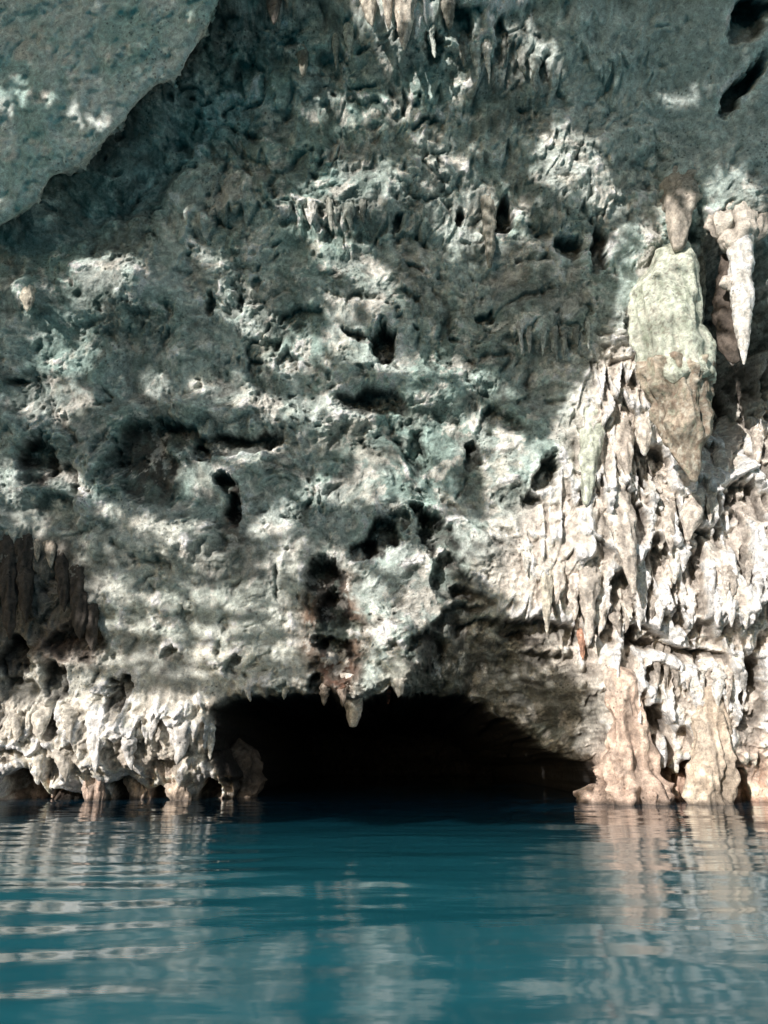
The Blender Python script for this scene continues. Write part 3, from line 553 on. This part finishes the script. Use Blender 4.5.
# ------------------------------------------------------------------ water
wx = np.concatenate([np.linspace(-300, -9, 40)[:-1], np.linspace(-9, 9, 420), np.linspace(9, 300, 40)[1:]])
wyv = np.concatenate([np.linspace(-400, 2.4, 60)[:-1], 2.4+12.8*np.linspace(0, 1, 620)**1.15, np.linspace(15.2, 40, 60)[1:]])
WX, WY = np.meshgrid(wx, wyv)
WP = np.stack([WX, WY, 0*WX], -1).astype(F)
ww = 1.0*sstep(-2, 2, WY)*sstep(16, 9, np.abs(WX))
h = .020*fbm(WP*np.array([.55, 1, 1], F), 1.5, 2, seed=501.)+.008*fbm(WP*np.array([.3, 1, 1], F), .6, 2, seed=503.)+.0045*fbm(WP*np.array([.6, 1, 1], F), .42, 2, seed=504.)+.0014*fbm(WP*np.array([.5, 1, 1], F), .22, 2, seed=505.)
rr = np.hypot(WX+3.2, WY-16.5); h += .005*np.sin(rr*2*math.pi/.62+1.5*fbm(WP, 1.5, 2, seed=507.))*sstep(-.4, -1.6, WX)*sstep(9.5, 6.5, WY)*sstep(2.6, 3.6, WY)
WP[..., 2] = h*ww
m, nt, N, L, B = nodes_of('cave_water')
B.inputs['Base Color'].default_value = (.016, .125, .155, 1); B.inputs['Roughness'].default_value = .085; B.inputs['IOR'].default_value = 1.33
B.inputs['Specular IOR Level'].default_value = .5
geo = N.new('ShaderNodeNewGeometry'); mp = N.new('ShaderNodeMapping'); mp.inputs['Scale'].default_value = (.6, 1.5, 1); L.new(geo.outputs['Position'], mp.inputs['Vector'])
nz = N.new('ShaderNodeTexNoise'); nz.inputs['Scale'].default_value = 3.2; nz.inputs['Detail'].default_value = 3; L.new(mp.outputs[0], nz.inputs['Vector'])
bp = N.new('ShaderNodeBump'); bp.inputs['Strength'].default_value = .05; bp.inputs['Distance'].default_value = .05; L.new(nz.outputs[0], bp.inputs['Height']); L.new(bp.outputs[0], B.inputs['Normal'])
sp_ = N.new('ShaderNodeSeparateXYZ'); L.new(geo.outputs['Position'], sp_.inputs[0])
mr = N.new('ShaderNodeMapRange'); mr.inputs[1].default_value = 4.; mr.inputs[2].default_value = 13.5; mr.interpolation_type = 'SMOOTHSTEP'; L.new(sp_.outputs['Y'], mr.inputs[0])
wm_ = N.new('ShaderNodeMix'); wm_.data_type = 'RGBA'; wm_.inputs[6].default_value = (.020, .185, .235, 1); wm_.inputs[7].default_value = (.004, .032, .058, 1)  # darker toward the tunnel: depth and shade put into the water colour
L.new(mr.outputs[0], wm_.inputs[0]); L.new(wm_.outputs[2], B.inputs['Base Color'])
water = mesh_from('water', WP, grid_quads(*WX.shape), m); water['kind'] = 'structure'

# ------------------------------------------------------------------ sun, sky
SUN_DIR = np.array([-.52, -.79, .27]); SUN_DIR /= np.linalg.norm(SUN_DIR)
sl = bpy.data.lights.new('sun', 'SUN'); sl.energy = 5.0; sl.angle = math.radians(.4); sl.color = (1, .93, .86)
so = bpy.data.objects.new('sun', sl); COL.objects.link(so)
from mathutils import Vector
so.rotation_euler = Vector(SUN_DIR.tolist()).to_track_quat('Z', 'Y').to_euler(); so.location = (-12, -16, 14)
wd = bpy.data.worlds.new('World'); scene.world = wd; wd.use_nodes = True
sky = wd.node_tree.nodes.new('ShaderNodeTexSky'); sky.sky_type = 'NISHITA'; sky.sun_disc = False
sky.sun_elevation = math.asin(SUN_DIR[2]); sky.sun_rotation = math.atan2(SUN_DIR[0], SUN_DIR[1])
bg = wd.node_tree.nodes['Background']; wd.node_tree.links.new(sky.outputs[0], bg.inputs[0]); bg.inputs[1].default_value = .119

# ------------------------------------------------------------------ unseen leaf screen added behind the viewer, gaps shaped to throw sun patches
e1 = np.cross(SUN_DIR, [0, 0, 1]); e1 /= np.linalg.norm(e1); e2 = np.cross(e1, SUN_DIR)
CS = .115
def to_ab(P): return P@e1, P@e2
sub = (slice(None, None, 3), slice(60, 1180, 3))
wp = Pd[sub].reshape(-1, 3).astype(float); wm = sun_mask(PX[sub].astype(float), PY[sub].astype(float)).reshape(-1)
mott = 1+.45*fbm(P0[sub], .6, 3, seed=601.).reshape(-1); wm = sstep(.12, .55, wm*(1+(mott-1)*np.clip(1.5-wm, .3, 1)))
spx, spy, _ = project(S0[::3, ::3]); sw = S[::3, ::3].reshape(-1, 3).astype(float); swm = np.clip(sun_mask(spx, spy).reshape(-1), 0, 1)
a, b = to_ab(wp); a2, b2 = to_ab(sw)
a0, b0 = min(a.min(), a2.min()), min(b.min(), b2.min()); na = int((max(a.max(), a2.max())-a0)/CS)+2; nb = int((max(b.max(), b2.max())-b0)/CS)+2
acc = np.zeros((nb, na)); cnt = np.zeros((nb, na))
np.add.at(acc, (((b-b0)/CS).astype(int), ((a-a0)/CS).astype(int)), wm); np.add.at(cnt, (((b-b0)/CS).astype(int), ((a-a0)/CS).astype(int)), 1)
# the overhang is hit first where both lie on one sun ray
acc2 = np.zeros((nb, na)); cnt2 = np.zeros((nb, na)); kk = (keep[::3, ::3] & (sd[::3, ::3] > 0)).reshape(-1)
ii = (((b2-b0)/CS).astype(int)[kk], ((a2-a0)/CS).astype(int)[kk]); np.add.at(acc2, ii, swm[kk]); np.add.at(cnt2, ii, 1)
T = np.where(cnt2 > 0, acc2/np.maximum(cnt2, 1), np.where(cnt > 0, acc/np.maximum(cnt, 1), -1))
lit = np.concatenate(LIT).astype(float); lx, ly, _ = project(lit); lm_ = sun_mask(lx, ly); a3, b3 = to_ab(lit)
ib3, ia3 = ((b3-b0)/CS).astype(int), ((a3-a0)/CS).astype(int); g3 = (ib3 >= 0) & (ib3 < nb) & (ia3 >= 0) & (ia3 < na) & (lm_ > .6)
np.maximum.at(T, (ib3[g3], ia3[g3]), lm_[g3])
for _ in range(4):
    mm = T < 0; nb_ = np.maximum.reduce([np.roll(T, s, ax) for s in (1, -1) for ax in (0, 1)]); T[mm] = nb_[mm]
ib, ia = np.nonzero(T >= 0)
keepc = rng.random(len(ib)) < (1-T[ib, ia])**1.6
ib, ia = ib[keepc], ia[keepc]; nl = len(ib)
la = a0+(ia+.5)*CS; lb = b0+(ib+.5)*CS
jit = rng.normal(size=(nl, 2))*.012
base_p = (la+jit[:, 0])[:, None]*e1+(lb+jit[:, 1])[:, None]*e2
dist = (-4.6+rng.random(nl)*1.2-base_p[:, 1])/SUN_DIR[1]           # slide along the sun ray to the curtain at y about -6
ctr = base_p+dist[:, None]*SUN_DIR
LV = []
r = CS*.78
ang = rng.random(nl)*6.28; tilt = rng.normal(size=(nl, 2))*.25
ua = np.cos(ang)[:, None]*e1+np.sin(ang)[:, None]*e2+tilt[:, :1]*SUN_DIR; ub = -np.sin(ang)[:, None]*e1+np.cos(ang)[:, None]*e2+tilt[:, 1:]*SUN_DIR
LVt = np.stack([ctr+ua*r*1.15, ctr+ua*r*.4+ub*r*.85, ctr-ua*r*.6+ub*r*.75, ctr-ua*r*1.1, ctr-ua*r*.6-ub*r*.75, ctr+ua*r*.4-ub*r*.85], 1)
LQ = (np.arange(nl)[:, None]*6+np.arange(6)[None])
lm, nt, N, L, B = nodes_of('blocker_leaf'); oi = N.new('ShaderNodeTexNoise'); oi.inputs['Scale'].default_value = 1.5
cr = N.new('ShaderNodeValToRGB'); cr.color_ramp.elements[0].color = (.02, .05, .012, 1); cr.color_ramp.elements[1].color = (.07, .12, .03, 1)
g = N.new('ShaderNodeNewGeometry'); L.new(g.outputs['Position'], oi.inputs['Vector']); L.new(oi.outputs[0], cr.inputs[0]); L.new(cr.outputs[0], B.inputs['Base Color']); B.inputs['Roughness'].default_value = .6
lv = mesh_from('sun_blocker_leaves', LVt.reshape(-1, 3), LQ, lm, smooth=False); lv['kind'] = 'stuff'
tag(lv, 'added screen of leaves behind the viewer that blocks and shapes the sun', 'light blocker')

# ------------------------------------------------------------------ camera object, render settings
cd = bpy.data.cameras.new('camera'); cam = bpy.data.objects.new('camera', cd); COL.objects.link(cam)
cam.location = (0, 0, CAMZ); cam.rotation_euler = (math.pi/2+PITCH, 0, 0)
cd.sensor_fit = 'VERTICAL'; cd.angle = 2*math.atan(H/2/FPX); cd.clip_end = 2000
scene.camera = cam
scene.view_settings.view_transform = 'Standard'; scene.view_settings.look = 'None'; scene.view_settings.exposure = 0
scene.render.engine = 'CYCLES'
scene.cycles.caustics_reflective = False; scene.cycles.caustics_refractive = False
scene.cycles.max_bounces = 6; scene.cycles.diffuse_bounces = 3; scene.cycles.glossy_bounces = 3
scene.render.resolution_x, scene.render.resolution_y = W, H
